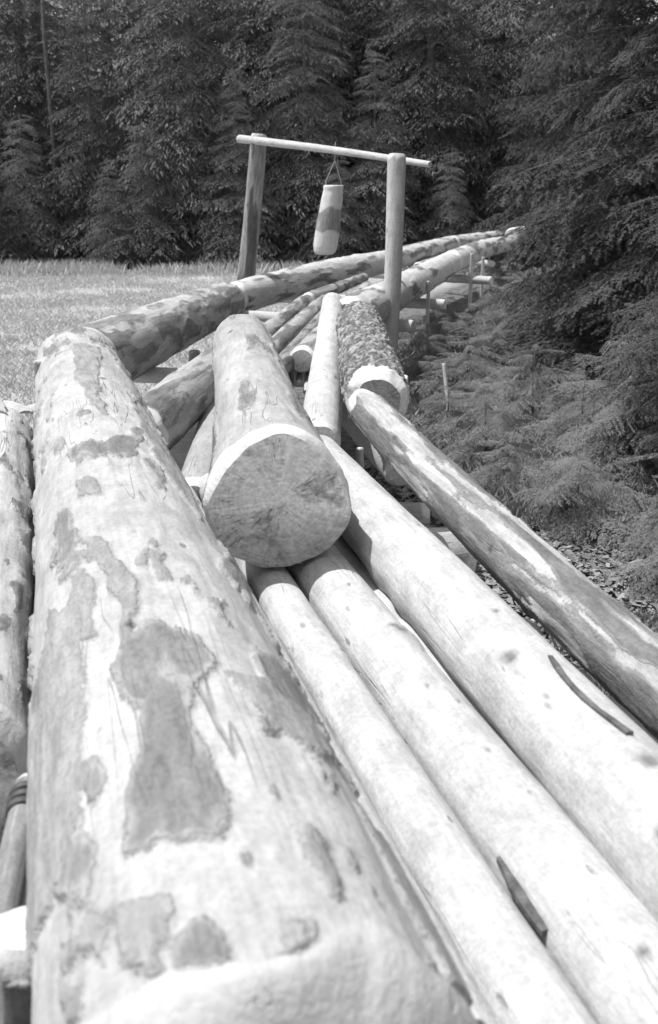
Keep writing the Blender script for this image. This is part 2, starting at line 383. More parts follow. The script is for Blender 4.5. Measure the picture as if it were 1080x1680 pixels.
make_log('floor_log', 'shaded bottom pole in the crease under the thick right floor log', ch(1.0, .95, .41), ch(1.03, 4.7, .43), .085, .08, 'peeled', seed=27, group=GS)
# left wall beyond the bend
make_log('side_log', 'mottled half-barked log just beyond the bend', (-1.56, 7.2, .705), (-1.0, 11.3, .74), .238, .185, 'camou', nu=72, nv=120, seed=12, bark=(.52, 6, 4), ch0=(.02, .95), group=GW)
make_log('side_log', 'pale wall log passing in front of the left gate post', (-1.0, 11.35, .735), (.82, 16.1, .85), .168, .155, 'peeled', nu=48, nv=90, seed=13, bark=(.06, 4, 2), bend=(.0, .03), group=GW, ch0=(.15, .8))
make_log('side_log', 'distant upper wall log behind the right gate post', (.84, 16.15, .86), (2.12, 20.4, .90), .15, .145, 'peeled', seed=14, bark=(.2, 4, 2), group=GW)
make_log('side_log', 'farthest upper wall log ending at the dark spruce', (2.14, 20.45, .895), (4.1, 26.2, .85), .15, .14, 'peeled', seed=15, bark=(.15, 4, 2), group=GW)
# right wall
make_log('side_log', 'short thick log with rough scaly bark and a dark sawn end', (.215, 4.95, .87), (.185, 7.3, .97), .142, .130, 'scaly', 'end_dark', nu=140, nv=260, seed=16, scaly=True,
         ch0=(.10, .72), group=GW, thick=0, tilt0=(.12, .0))
make_log('side_log', 'pale right wall log behind the right gate post', (.15, 9.0, .80), (1.55, 15.0, .88), .17, .15, 'peeled', nu=56, nv=110, seed=17, bark=(.08, 4, 2), ch0=(.12, .75), group=GW)
make_log('side_log', 'farthest lower wall log curving to the dark spruce', (1.57, 15.05, .89), (3.5, 22.6, .82), .15, .14, 'peeled', seed=18, bark=(.2, 4, 2), bend=(.0, .05), ch0=(.12, .85), group=GW)
make_log('side_log', 'stubby cut log end by the spruce at the end of the chute', (3.5, 22.4, .98), (4.5, 24.8, 1.0), .15, .15, 'peeled', 'end_white', seed=19, group=GW)
# loose logs lying in the chute
make_log('loose_log', 'big butt log with a broad sawn face lying in the chute', (-.165, 3.56, .79), (-.43, 5.62, 1.06), .192, .135, 'grey', 'end', nu=110, nv=150, seed=22,
         flare=(.055, .36), ch0=(.075, .88, (75, 120)), bark=(.03, 3, 2), knots=5, lump=.04, tilt0=(0, -.05), cat='log')
make_log('loose_log', 'grey log wedged between the huge patchy log and the big butt log', (-.95, 5.38, .60), (-.52, 8.2, .76), .155, .13, 'grey', 'end_dark', nu=56, nv=80, seed=23, ch0=(.08, .82), bark=(.15, 3, 2))
make_log('loose_log', 'smooth pale pole with a white ringed end beside the scaly log', (-.045, 5.02, .66), (.03, 9.4, .90), .10, .085, 'peeled', 'end_white', nu=48, nv=70, seed=24, ch0=(.06, .86))
make_log('floor_log', 'shaded floor log left of the big butt log', (-.60, 4.9, .42), (-.66, 7.8, .62), .10, .095, 'grey', seed=25, group=GS)
make_log('floor_log', 'shaded floor log right of the big butt log', (-.28, 5.0, .42), (-.33, 7.8, .62), .10, .095, 'grey', seed=26, group=GS)
# floor beyond the bend
for i, (a, b, r, lb) in enumerate([((-.60, 6.6, .78), (-.22, 10.6, .80), .068, 'slim floor pole lying along the pale wall log'),
                                   ((-.20, 10.4, .83), (.42, 13.8, .79), .06, 'far floor pole with a white end below the hanging log'),
                                   ((-.48, 6.3, .76), (-.03, 11.2, .77), .07, 'middle one of the slim floor poles in front of the gate'),
                                   ((-.335, 6.3, .74), (.06, 11.0, .75), .06, 'dark slim floor pole right of the middle floor pole'),
                                   ((-.17, 7.0, .76), (.42, 12.6, .76), .085, 'floor pole against the pale right wall log')]):
    make_log('floor_log', lb, a, b, r, r*.9, 'grey' if i != 3 else 'weather', 'end_white', nu=28, nv=50, seed=30+i, bark=(.35, 3, 3), group=GS)
for i, (a, b, r, lb) in enumerate([((1.25, 16.4, .74), (2.75, 22, .75), .08, 'distant floor pole between the far wall logs'),
                                   ((.55, 12.4, .74), (2.3, 19.6, .78), .075, 'floor pole half hidden behind the right gate post')]):
    make_log('floor_log', lb, a, b, r, r*.9, 'grey', nu=24, nv=40, seed=40+i, bark=(.3, 3, 3), group=GS)

# ------------------------------------------------------------------ sleepers, stakes and small wood
GC = 'cross sleepers under the chute'
make_log('sleeper', 'short white-topped sleeper end poking out beside the thick floor log', (-.9, 5.35, .12), (.62, 5.25, .14), .062, .062, 'peeled', 'end_white', seed=51, group=GC, nu=32, nv=50)
make_log('sleeper', 'second sleeper end lying just behind the white-topped one', (-.9, 5.9, .12), (.53, 5.75, .13), .065, .062, 'grey', 'end', seed=52, group=GC, nu=32, nv=50)
make_log('support_log', 'half-moon log end with sunlight put into its pale colour, in the shade under the streaky pole', (.41, 6.05, .275), (.10, 7.6, .38), .10, .10, 'grey', 'end_white', seed=53, nu=40, nv=40, tilt0=(-.25, -.5))  # pale end wood stands in for the sun on this face
make_log('sleeper', 'low sleeper hidden under the near end of the chute', (-.75, 2.7, .22), (1.0, 3.1, .22), .11, .10, 'grey', seed=54, group=GC, nu=28, nv=30)
make_log('sleeper', 'low sleeper hidden under the middle of the chute', (-1.3, 4.2, .26), (.6, 4.6, .28), .11, .10, 'grey', seed=55, group=GC, nu=28, nv=30)
for i, (x0, y0, x1, y1, z, lb) in enumerate([(-1.55, 8.3, .55, 7.9, .48, 'sleeper under the mottled log beyond the bend'),
                                             (-1.2, 11.4, .76, 10.35, .60, 'sleeper with a pale stub end at the foot of the right gate post'),
                                             (-.6, 13.0, 1.22, 12.1, .63, 'sleeper with a pale end beside an upright stake, nearer the gate'),
                                             (.4, 16.6, 2.12, 15.1, .66, 'farther sleeper with a pale end beside twin stakes'),
                                             (1.9, 21.4, 2.75, 19.5, .62, 'far sleeper half lost in the spruce boughs')]):
    make_log('sleeper', lb, (x0, y0, z), (x1, y1, z), .06, .055, 'peeled', 'end_white', seed=60+i, group=GC, nu=24, nv=24)
    # trestle legs carry the sleeper
for i, (x, y, z0, z1, r, lb) in enumerate([(1.02, 12.0, 0, .88, .02, 'upright stake beside the nearer pale sleeper end'),
                                           (1.86, 15.25, 0, 1.0, .025, 'left one of the twin stakes holding the far right wall log'),
                                           (2.02, 15.35, 0, .95, .022, 'right one of the twin stakes holding the far right wall log'),
                                           (-1.62, 6.3, 0, .86, .035, 'dark stake behind the far end of the huge patchy log'),
                                           (-1.15, 9.6, 0, .48, .05, 'low prop under the mottled log'),
                                           (.2, 10.6, 0, .53, .05, 'low prop under the gate sleeper'),
                                           (.6, 9.9, 0, .1, .05, None)]):
    if lb is None: continue
    make_log('stake', lb, (x, y, z0-.05), (x+.015, y+.01, z1), r, r*.95, 'weather' if i in (3, 4, 5) else 'peeled', 'end_white', seed=70+i, cat='stake', group='stakes and props', nu=16, nv=20, ch0=(.01, .95), ch1=(.015, .8), knots=2)
make_log('stake', 'loose pale stick standing in the undergrowth right of the chute', (.95, 8.75, .0), (.90, 8.9, .47), .018, .016, 'peeled', 'end_white', seed=79, cat='stick', nu=14, nv=20, ch0=(.01, .9), ch1=(.01, .8), knots=1)
make_log('stake', 'small upright peg in the shade below the scaly log', (.16, 5.6, .0), (.155, 5.6, .52), .02, .02, 'grey', seed=80, cat='stake', nu=14, nv=20, ch0=(.01, .9), ch1=(.01, .8), knots=0)
make_log('stump_stake', 'upright stake with a white axe-cut top in the lower left corner', (-.475, 1.47, -.05), (-.46, 1.52, .66), .066, .078, 'weather', 'end_dark', end1='end_white', seed=81, cat='stake',
         nu=48, nv=50, ch0=(.02, .95), ch1=(.035, .82), bark=(.8, 3, 3))
# pole with dark rings at the left edge
rp = make_log('ringed_pole', 'short grey pole with dark iron rings in the lower left corner', (-.585, 2.0, .64), (-.53, 1.55, .595), .027, .029, 'weather', 'end_dark', seed=82, cat='pole', nu=28, nv=30, ch0=(.01, .9), ch1=(.01, .9), knots=1)
for q in (.045, .07, .095):
    me = bpy.data.meshes.new('ring'); V = []; nu2, nm = 28, 8
    for i in range(nu2):
        a = 2*math.pi*i/nu2
        for j in range(nm):
            b = 2*math.pi*j/nm; rr = .0285+.006*math.cos(b); V.append((rr*math.cos(a), rr*math.sin(a), q+.010*math.sin(b)))
    F = [(i*nm+j, ((i+1) % nu2)*nm+j, ((i+1) % nu2)*nm+(j+1) % nm, i*nm+(j+1) % nm) for i in range(nu2) for j in range(nm)]
    me.from_pydata(V, [], F); me.polygons.foreach_set('use_smooth', [True]*len(F)); obj('ring', me, M['iron'], rp)

def slab(name, label, pts, w, th, mat, cat, group=None, curl=.3, seed=0):
    """thin curled slab of bark or split wood following pts"""
    rs = random.Random(seed); V = []; n = len(pts); m = 7; P = [Vector(p) for p in pts]
    for i in range(n):
        d = (P[min(i+1, n-1)]-P[max(i-1, 0)]).normalized(); s = d.cross(Vector((0, 0, 1))).normalized(); u = s.cross(d)
        ww = (w[i] if hasattr(w, '__len__') else w)*rs.uniform(.85, 1.15)
        for lay in (0, 1):
            for j in range(m):
                q = (j/(m-1)-.5); V.append(P[i]+s*q*ww+u*(curl*ww*(.25-q*q)*(1)+(-th if lay else 0)+rs.uniform(-.1, .1)*th))
    F = []
    for i in range(n-1):
        a, b = i*2*m, (i+1)*2*m
        for j in range(m-1):
            F.append((a+j, a+j+1, b+j+1, b+j)); F.append((a+m+j, b+m+j, b+m+j+1, a+m+j+1))
        F.append((a, b, b+m, a+m)); F.append((a+m-1, a+2*m-1, b+2*m-1, b+m-1))
    F.append(tuple(range(0, m))+tuple(range(2*m-1, m-1, -1)))
    e = (n-1)*2*m; F.append(tuple(range(e+m-1, e-1, -1))+tuple(range(e+m, e+2*m)))
    me = bpy.data.meshes.new(name); me.from_pydata([tuple(v) for v in V], [], F)
    o = obj(name, me, M[mat]); tag(o, label, cat, group); return o
# bark sliver on the thick floor log: lies on the skin of the log
def on_log(a, z, r, ang, t, off=.004):
    return Vector(ch(a, t, z))+E1*(-(r+off)*math.cos(math.radians(ang)))+Vector((0, 0, (r+off)*math.sin(math.radians(ang))))
slab('bark_strip', 'long dark bark strip lying on the thick smooth floor log', [on_log(1.09, .58, .123, 97-9*math.sin(math.pi*i/7)-.8*i, 2.28-.058*i, .006) for i in range(8)], [.009, .013, .015, .014, .013, .012, .015, .016], .008, 'trunk', 'bark', curl=.2, seed=2)
slab('bark_strip', 'short dark scrap standing in for the shadowed gap and broken branch between two foreground floor logs', [on_log(.885, .475, .092, 24-1*i, 1.80-.045*i, .012) for i in range(6)], [.012, .02, .03, .03, .028, .02], .012, 'trunk', 'bark', curl=.4, seed=3)  # dark slab colour stands in for shade in the gap, plus a broken branch
slab('bark_strip', 'thin bark sliver on the slim floor log below the big butt log', [on_log(.71, .455, .072, 95+3*i, 3.05-.06*i, .004) for i in range(5)], .012, .005, 'trunk', 'bark', curl=.2, seed=4)
rs = random.Random(5)
for i, (x, y, z, l, a, lb) in enumerate([(-1.66, 5.75, .70, .42, 2.3, 'curled white bark slab on top of the left edge log'),
                                         (-1.58, 5.25, .80, .34, 1.9, 'white bark slab nearest along the left edge log'),
                                         (-1.72, 6.05, .62, .36, .8, 'white bark slab lying crosswise at the left edge log end'),
                                         (-1.62, 4.85, .80, .30, 1.6, 'small bark slab on the left edge log, nearest the camera')]):
    c = Vector((x, y, z)); d = Vector((math.cos(a), math.sin(a), .06))
    slab('bark_slab', lb, [c+d*(l*(q/5-.5))+Vector((0, 0, .012*math.sin(q))) for q in range(6)], .13, .012, 'peeled', 'bark', 'peeled bark slabs at the left edge', .7, 10+i)
for i, (p, q, r, lb) in enumerate([((-.19, 7.0, .62), (-.17, 7.5, .76), .018, 'left split stick between the big butt log and the smooth pole'),
                                   ((-.14, 6.9, .58), (-.11, 7.5, .78), .02, 'right split stick between the big butt log and the smooth pole'),
                                   ((-.23, 7.35, .72), (-.02, 7.5, .74), .014, 'thin stick lying crosswise in front of the floor poles')]):
    make_log('split_stick', lb, p, q, r, r*.8, 'peeled', 'end_white', seed=90+i, cat='stick', group='split sticks in the chute', nu=12, nv=16, ch0=(.01, .8), ch1=(.01, .7), knots=1)
# snags under the streaky pole
tw = obj('branch_snag', tube([(.70, 3.72, .36), (.705, 3.70, .42), (.695, 3.72, .50), (.68, 3.73, .60)], [.012, .01, .007, .006], 8), M['weather'])
tag(tw, 'dark forked branch snag hanging under the streaky pole', 'branch')
obj('twig', tube([(.70, 3.72, .37), (.73, 3.70, .40), (.765, 3.68, .44)], [.008, .005, .003], 6), M['weather'], tw)
tw = obj('branch_snag', tube([(.80, 3.45, .40), (.79, 3.46, .47), (.76, 3.47, .56)], [.004, .005, .006], 6), M['weather'])
tag(tw, 'thin straight twig hanging under the streaky pole', 'branch')

# ------------------------------------------------------------------ the gate and the hanging log
gate = empty('gate_frame', (0, 11, 0)); tag(gate, 'rough wooden frame of two posts and a crossbar over the chute', 'gate')
def gpart(name, a, b, r0, r1, mat, end, seed, **kw):
    o = make_log(name, None, Vector(a)-Vector((0, 11, 0)), Vector(b)-Vector((0, 11, 0)), r0, r1, mat, end, seed=seed, **kw); o.parent = gate
    return o
p = gpart('post', (-1.0, 12.2, -.1), (-.715, 12.25, 2.34), .098, .085, 'weather', 'end', 101, nu=40, nv=70, bark=(.35, 2, 1.2), ch1=(.05, .85), bend=(.01, .0), lump=.06); p['label'] = 'grey weathered post leaning left'
p = gpart('post', (.50, 9.9, -.1), (.575, 10.1, 2.075), .068, .078, 'peeled', 'end_white', 102, nu=40, nv=70, ch1=(.045, .82), bend=(.012, 0), lump=.06); p['label'] = 'pale peeled post'
obj('crack', tube([(.56, -1.02, 1.55), (.575, -1.01, 1.40), (.60, -1.02, 1.22)], [.006, .009, .004], 6), M['iron'], gate)
p = gpart('crossbar', (-.93, 12.42, 2.30), (.86, 10.12, 1.99), .042, .027, 'peeled', 'end_white', 103, nu=24, nv=60, ch0=(.01, .9), ch1=(.01, .9), bend=(0, .012))
# hanging log
hg = empty('hanging_log', (-.045, 11.15, 1.19)); tag(hg, 'short bottle-shaped log hanging by wire from the crossbar', 'hanging log')
t = np.linspace(0, 1, 60); nu = 40; th = np.linspace(0, 2*math.pi, nu, endpoint=False)
prof = np.interp(t, [0, .015, .05, .12, .3, .6, .85, .9, .93, .94, .985, 1.0], [.070, .090, .106, .114, .116, .110, .096, .091, .090, .093, .095, .086])
T, TH = np.meshgrid(t, th, indexing='ij'); RR = prof[:, None]*(1+.05*(fbm(np.cos(TH)*2, np.sin(TH)*2, T*5, 4, 3)-.5)*2)
V = np.stack([np.cos(TH)*RR+.09*T, np.sin(TH)*RR, T*.64], -1).reshape(-1, 3)
band = sstep(.30, .36, T+.1*(vnoise(np.cos(TH)*2, np.sin(TH)*2, T*3, 9)-.5))*(1-sstep(.64, .70, T+.12*(vnoise(np.cos(TH)*2, np.sin(TH)*2, T*3, 19)-.5)))
F = grid_faces(60, nu).tolist()+[list(range(nu))[::-1], list(range(59*nu, 60*nu))]
me = bpy.data.meshes.new('body'); me.from_pydata(V.tolist(), [], F); me.polygons.foreach_set('use_smooth', [True]*len(F))
for n, a in (('bark', band*.53), ('fresh', (1-band)*.7), ('knot', band*0)):
    at = me.attributes.new(n, 'FLOAT', 'POINT'); at.data.foreach_set('value', a.ravel().astype(np.float32))
obj('body', me, M['peeled'], hg)
for dx in (-.075, .08):
    obj('wire', tube([(.085+dx, 0, .60), (.085+dx*.9, 0, .68), (.10, .0, .86), (.105, -.0, 1.02), (.12, .02, 1.065)], .005, 6), M['wire'], hg)

# ------------------------------------------------------------------ spruces
def shoot_tpl(n, spread, seed, wid=.05):
    r = np.random.RandomState(seed); V = []; F = []
    for i in range(n):
        s = (i+.2)/n; a = r.uniform(-.35, .35)+(math.pi if i % 2 else 0)+r.choice([0, 0, .9, -.9])
        side = np.array([0, math.cos(a), math.sin(a)*.7]); d = np.array([.62, 0, 0])+side*.8; d = d/np.linalg.norm(d)
        ln = spread*r.uniform(.8, 1.15)*(1-.25*s); b = np.array([s*.92, 0, 0]); w = np.cross(d, [0, .3, 1]); w = w/np.linalg.norm(w)*wid
        k = len(V); V += [b-w*.5, b+w*.5, b+d*ln]; F.append((k, k+1, k+2))
    k = len(V); V += [np.array([0, -.03, 0]), np.array([0, .03, 0]), np.array([1, 0, 0])]; F.append((k, k+1, k+2))
    k = len(V); V += [np.array([0, 0, -.03]), np.array([0, 0, .03]), np.array([1, 0, 0])]; F.append((k, k+1, k+2))
    return np.array(V), np.array(F)
def blade_tpl(w=.09):
    V = np.array([(0, 0, 0), (.35, w, .03), (1, 0, -.04), (.45, -w, .03)], float)
    F = np.array([(0, 1, 2), (0, 2, 3)]); return V, F
def instance(tpl, O, D, U, S):
    """place a template at origins O along directions D with up U scaled S"""
    D = D/np.linalg.norm(D, axis=1, keepdims=True); Y = np.cross(U, D); Y /= np.linalg.norm(Y, axis=1, keepdims=True)+1e-9; Z = np.cross(D, Y)
    V, F = tpl; B = np.stack([D, Y, Z], 1)*S[:, None, None]
    VV = np.einsum('vk,nkc->nvc', V, B)+O[:, None]
    FF = F[None]+(np.arange(len(O))*len(V))[:, None, None]
    return VV.reshape(-1, 3), FF.reshape(-1, F.shape[1])
def branch_frames(L, n_side, step, shoot, droop, rs, lift=.25, hang=.25, wid=.42, tail=.5):
    """shoot frames of one spruce bough growing along +X, roughly flat, drooping"""
    O, D, S = [], [], []; axis = []
    def curve(s): return np.array([L*s, .04*L*math.sin(s*4+rs.uniform(0, 1)*0), L*(lift*s-droop*s*s+.10*max(0, s-.7))])
    for i in range(n_side):
        s = .10+.90*(i+rs.uniform(0, .6))/n_side; p = curve(s); tng = curve(min(1, s+.02))-curve(s-.02); tng /= np.linalg.norm(tng)
        axis.append(p)
        prof = (min(1, s/.3))*(1-.82*max(0, (s-.25)/.75))
        ls = L*wid*prof*rs.uniform(.7, 1.15)+.05*L
        for sd in (-1, 1):
            if rs.uniform() < .06: continue
            ang = math.radians(rs.uniform(42, 66)); d0 = tng*math.cos(ang)+np.array([0, sd, 0])*math.sin(ang); d0[2] += rs.uniform(-.12, .06)
            m = max(2, int(ls/step))
            for j in range(m):
                q = (j+rs.uniform(0, .5))/m; pp = p+d0*ls*q+np.array([0, 0, -hang*ls*q*q])
                dd = d0+np.array([0, 0, -hang*1.6*q]); perp = np.cross(dd, [0, 0, 1.]); perp /= np.linalg.norm(perp)
                for s2 in ((-1, 1) if rs.uniform() < .8 else (1,)):
                    a2 = math.radians(rs.uniform(30, 58)); v = dd*math.cos(a2)+perp*s2*math.sin(a2); v[2] += rs.uniform(-.30-hang, .15)
                    O.append(pp); D.append(v); S.append(shoot*rs.uniform(.7, 1.25)*(1-.25*q))
            O.append(p+d0*ls*.95+np.array([0, 0, -hang*ls*.9])); D.append(d0+np.array([0, 0, -hang*1.2])); S.append(shoot*1.2)
    O.append(curve(.97)); D.append(curve(1.)-curve(.95)); S.append(shoot*1.4)
    O = np.array(O); D = np.array(D); S = np.array(S)
    U = np.array([0, 0, 1.])+np.random.RandomState(3).normal(0, .3, (len(O), 3))
    return O, D, U, S, [curve(x) for x in np.linspace(0, .97, 8)]

# near boughs: six shared bough meshes with needle-by-needle shoots
near_tpl = shoot_tpl(18, .28, 1, .06)
rsN = np.random.RandomState(7); BOUGH = []
for b in range(6):
    O, D, U, S, ax = branch_frames(1.5, 30, .05, .085, [.30, .42, .36, .5, .25, .38][b], rsN, lift=[.2, .3, .15, .3, .1, .22][b], hang=.5)
    V, F = instance(near_tpl, O, D, U, S)
    me = np_mesh('bough_needles', V, F); me.materials.append(M['needle'])
    ms = tube(ax, [.016-.0018*i for i in range(8)], 7, name='bough_stem'); ms.materials.append(M['trunk'])
    BOUGH.append((me, ms))
def near_spruce(name, label, loc, H, R0, R1, n, z0, seed, cat='spruce tree', group=None, trunk_r=.12, taper=.9, stems=True, young=False):
    rs = random.Random(seed); root = empty(name, loc, rs.uniform(0, 6)); tag(root, label, cat, group)
    obj('trunk', tube([(0, 0, -.1), (.01, 0, H*.3), (-.01, .01, H*.65), (0, 0, H*.97)], [trunk_r, trunk_r*.8, trunk_r*.45, trunk_r*.08], 12, lump=.05), M['trunk'], root)
    for i in range(n):
        u = (i+rs.random())/n; z = z0+(H*.985-z0)*u**(1.15 if young else 1.9); uu = z/H; rad = (R1+(R0-R1)*(1-uu)**taper)*rs.uniform(.75, 1.12)
        me, ms = BOUGH[rs.randrange(6)]; s = rad/1.5
        o = obj('branch', me, None, root); o.location = (0, 0, z); o.scale = (s, s, s*rs.uniform(.8, 1.1))
        o.rotation_euler = (rs.uniform(-.25, .25)*(2 if young else 1), rs.uniform(-.12, .22)-.5*max(0, uu-.75)+(rs.uniform(-.35, .45) if young else 0), i*2.399+rs.uniform(-.3, .3))
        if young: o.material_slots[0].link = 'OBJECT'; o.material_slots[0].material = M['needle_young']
        if stems: obj('stem', ms, None, o)
    return root
GN = 'spruces right of the chute'
near_spruce('spruce_tree', 'tall dark spruce filling the upper right, boughs lit on its left side', (3.0, 10.2, 0), 15, 1.6, .15, 300, .35, 1, group=GN, trunk_r=.2)
near_spruce('spruce_tree', 'dark spruce at the right picture edge in front of the tallest one', (3.3, 7.6, 0), 9, 1.5, .12, 170, .3, 2, group=GN, trunk_r=.14)
near_spruce('spruce_tree', 'lower dark spruce at the right edge above the streaky pole', (2.55, 6.7, 0), 4.5, 1.05, .1, 130, .15, 6, group=GN, trunk_r=.07)
near_spruce('spruce_tree', 'spruce behind the tall dark one where the chute ends', (5.6, 24.5, 0), 14, 2.6, .2, 220, .3, 3, group=GN, trunk_r=.2, stems=False)
GSAP = 'young spruces in the undergrowth'
saps = [(1.02, 7.3, .55, .55, 'bushy young spruce nearest the scaly log'), (1.45, 8.0, .75, .75, 'young spruce behind the nearest bushy one'),
        (1.15, 9.4, .6, .7, 'low young spruce at the foot of the right gate post'), (1.85, 6.9, .7, .8, 'young spruce in front of the tall dark spruce'),
        (1.35, 6.0, .42, .55, 'low lit sapling beside the streaky pole'), (2.0, 5.5, .55, .65, 'sapling spreading over the litter at the right'),
        (1.75, 11.2, .75, .85, 'young spruce below the far right wall log'), (2.6, 13.8, .75, .95, 'young spruce below the farthest wall log'),
        (2.0, 4.5, .32, .4, 'tiny sapling at the right picture edge'), (3.4, 17.0, .8, 1.0, 'young spruce where the chute nears the trees'),
        (2.3, 8.3, 1.0, 1.0, 'tallest of the young spruces under the dark boughs'), (1.5, 10.2, .6, .75, 'low spruce between the gate and the tall dark spruce'),
        (2.1, 12.6, .7, .8, 'low spruce beside the upright stake'), (1.6, 5.1, .35, .45, 'small sapling next to the white-topped sleeper'),
        (2.75, 6.4, .8, .8, 'young spruce half cut by the right picture edge'), (1.2, 8.5, .45, .6, 'low spruce around the loose pale stick'),
        (2.5, 15.6, .7, .9, 'low spruce below the twin stakes'), (1.35, 13.0, .55, .7, 'low spruce in front of the nearer pale sleeper end'),
        (2.9, 18.6, .75, .9, 'low spruce under the farthest lower wall log'), (1.9, 14.2, .55, .7, 'low spruce between the two pale sleeper ends'),
        (.86, 8.15, .42, .42, 'tiny spruce in front of the loose pale stick'), (.95, 10.9, .45, .5, 'tiny spruce under the right wall log'), (1.05, 6.6, .35, .5, 'tiny spruce close to the two sleeper ends'),
        (1.7, 7.5, .6, .75, 'lit young spruce in the middle of the undergrowth'), (2.35, 7.3, .8, .8, 'shaded young spruce near the right picture edge'),
        (1.15, 11.9, .5, .55, 'tiny spruce beside the upright stake'), (.95, 9.8, .4, .45, 'tiny spruce at the gate sleeper'), (1.5, 14.6, .5, .6, 'tiny spruce under the far right wall log'),
        (3.9, 20.3, .8, 1.0, 'young spruce before the end of the chute')]
for i, (x, y, h, r, lb) in enumerate(saps):
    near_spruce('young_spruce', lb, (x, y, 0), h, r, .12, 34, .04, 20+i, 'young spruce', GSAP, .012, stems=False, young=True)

# far spruces: shared whole-tree crowns
far_tpl = blade_tpl()
rsF = np.random.RandomState(11); FB = []
for b in range(5):
    O, D, U, S, ax = branch_frames(1.0, 16, .05, .078, [.35, .5, .42, .55, .3][b], rsF, lift=[.1, .28, .2, .2, .05][b], wid=.5, hang=.4)
    FB.append(instance(far_tpl, O, D, U, S))
def far_crown(H, R0, seed, dz=.30, per=8, dens_top=7.5):
    r = np.random.RandomState(seed); VV, FF = [], []; n = 0; z = .15
    while z < H-.15:
        u = z/H; R = R0*(1-u)**.85+.12; cnt = per if z < dens_top else max(4, per-3)
        for i in range(cnt):
            V, F = FB[r.randint(5)]; s = R*r.uniform(.62, 1.15); a = 2*math.pi*(i+r.uniform(-.35, .35))/cnt+z*3.1
            pt = r.uniform(-.15, .25)-.55*max(0, u-.6); cp, sp = math.cos(pt), math.sin(pt); ca, sa = math.cos(a), math.sin(a)
            Rm = np.array([[ca, -sa, 0], [sa, ca, 0], [0, 0, 1]])@np.array([[cp, 0, sp], [0, 1, 0], [-sp, 0, cp]])
            VV.append((V*s)@Rm.T+np.array([0, 0, z+r.uniform(-.1, .1)])); FF.append(F+n); n += len(V)
        z += dz*r.uniform(.8, 1.2)*(1 if z < dens_top else 1.8)
    return np_mesh('crown', np.concatenate(VV), np.concatenate(FF))
CR = []
for H, R0, sd in ((17, 2.6, 1), (14, 2.2, 2), (8.5, 1.9, 3), (5.2, 1.5, 4), (3.4, 1.15, 5)):
    me = far_crown(H, R0, sd, dz=.30 if H > 6 else .22); me.materials.append(M['needle_far'])
    tr = tube([(0, 0, -.2), (.03, 0, H*.3), (-.02, .02, H*.6), (0, 0, H*.93)], [.16*H/14, .13*H/14, .06*H/14, .005], 10, name='trunk', lump=.06); tr.materials.append(M['trunk'])
    CR.append((me, tr))
far = [  # x, y, kind, scale, label
    (-7.6, 29.5, 4, 1.15, 'small spruce at the left edge of the wood'), (-6.0, 30.2, 2, .95, 'middle-sized spruce near the left edge of the wood'),
    (-3.4, 29.6, 1, 1.0, 'broad bright spruce with jagged left outline, left of the gate'), (-4.4, 28.2, 4, 1.1, 'small spruce at the meadow edge left of the broad bright one'),
    (-2.2, 28.3, 3, .9, 'bushy spruce at the meadow edge behind the left gate post'), (-5.2, 27.9, 4, .8, 'lowest spruce at the meadow edge on the left'),
    (-.6, 30.0, 2, 1.1, 'spruce rising behind the left half of the crossbar'), (1.1, 29.2, 3, 1.05, 'spruce rising behind the right half of the crossbar'),
    (.2, 28.0, 4, .85, 'small spruce right behind the hanging log'), (2.6, 31.0, 1, .95, 'tall spruce behind the right gate post'),
    (-8.6, 28.6, 3, .9, 'spruce cut by the left picture edge'), (3.0, 29.0, 4, .9, 'small spruce right of the gate behind the chute'),
    (-1.4, 32.6, 0, 1.0, 'tall dark spruce in the second row, left of the hanging log'), (-5.0, 34.0, 0, 1.05, 'tall dark spruce in the second row on the left'),
    (1.6, 34.0, 0, .95, 'tall dark spruce in the second row above the crossbar'), (4.6, 33.0, 0, 1.0, 'tall dark spruce in the gap right of the gate'),
    (6.6, 31.5, 1, 1.1, 'tall spruce hidden behind the dark right-hand spruce'), (-8.6, 34.0, 0, .95, 'tall dark spruce in the second row at the left edge'),
    (-3.2, 37.5, 0, 1.1, 'third-row spruce left of centre'), (.2, 38.0, 0, 1.1, 'third-row spruce behind the hanging log'), (3.6, 38.0, 0, 1.1, 'third-row spruce right of centre'),
    (-7.0, 38.5, 0, 1.1, 'third-row spruce on the left'), (7.5, 37.0, 0, 1.1, 'third-row spruce at the right'), (-11.5, 37.0, 0, 1.1, 'third-row spruce beyond the left edge'),
    (-9.9, 41.5, 0, 1.15, 'fourth-row spruce on the left'), (-5.0, 42.0, 0, 1.15, 'fourth-row spruce left of centre'), (-1.6, 42.5, 0, 1.2, 'fourth-row spruce near the centre'),
    (2.0, 42.0, 0, 1.15, 'fourth-row spruce behind the crossbar'), (5.6, 42.0, 0, 1.2, 'fourth-row spruce at the right'), 
    (-2.6, 34.6, 1, 1.2, 'second-row spruce behind the broad bright one'), (.1, 35.6, 1, 1.2, 'second-row spruce above the hanging log'), (-11, 31.0, 1, 1.0, 'spruce standing just beyond the left edge'), (9.5, 30.0, 1, 1.1, 'spruce far right beyond the dark one')]
rf = random.Random(4)
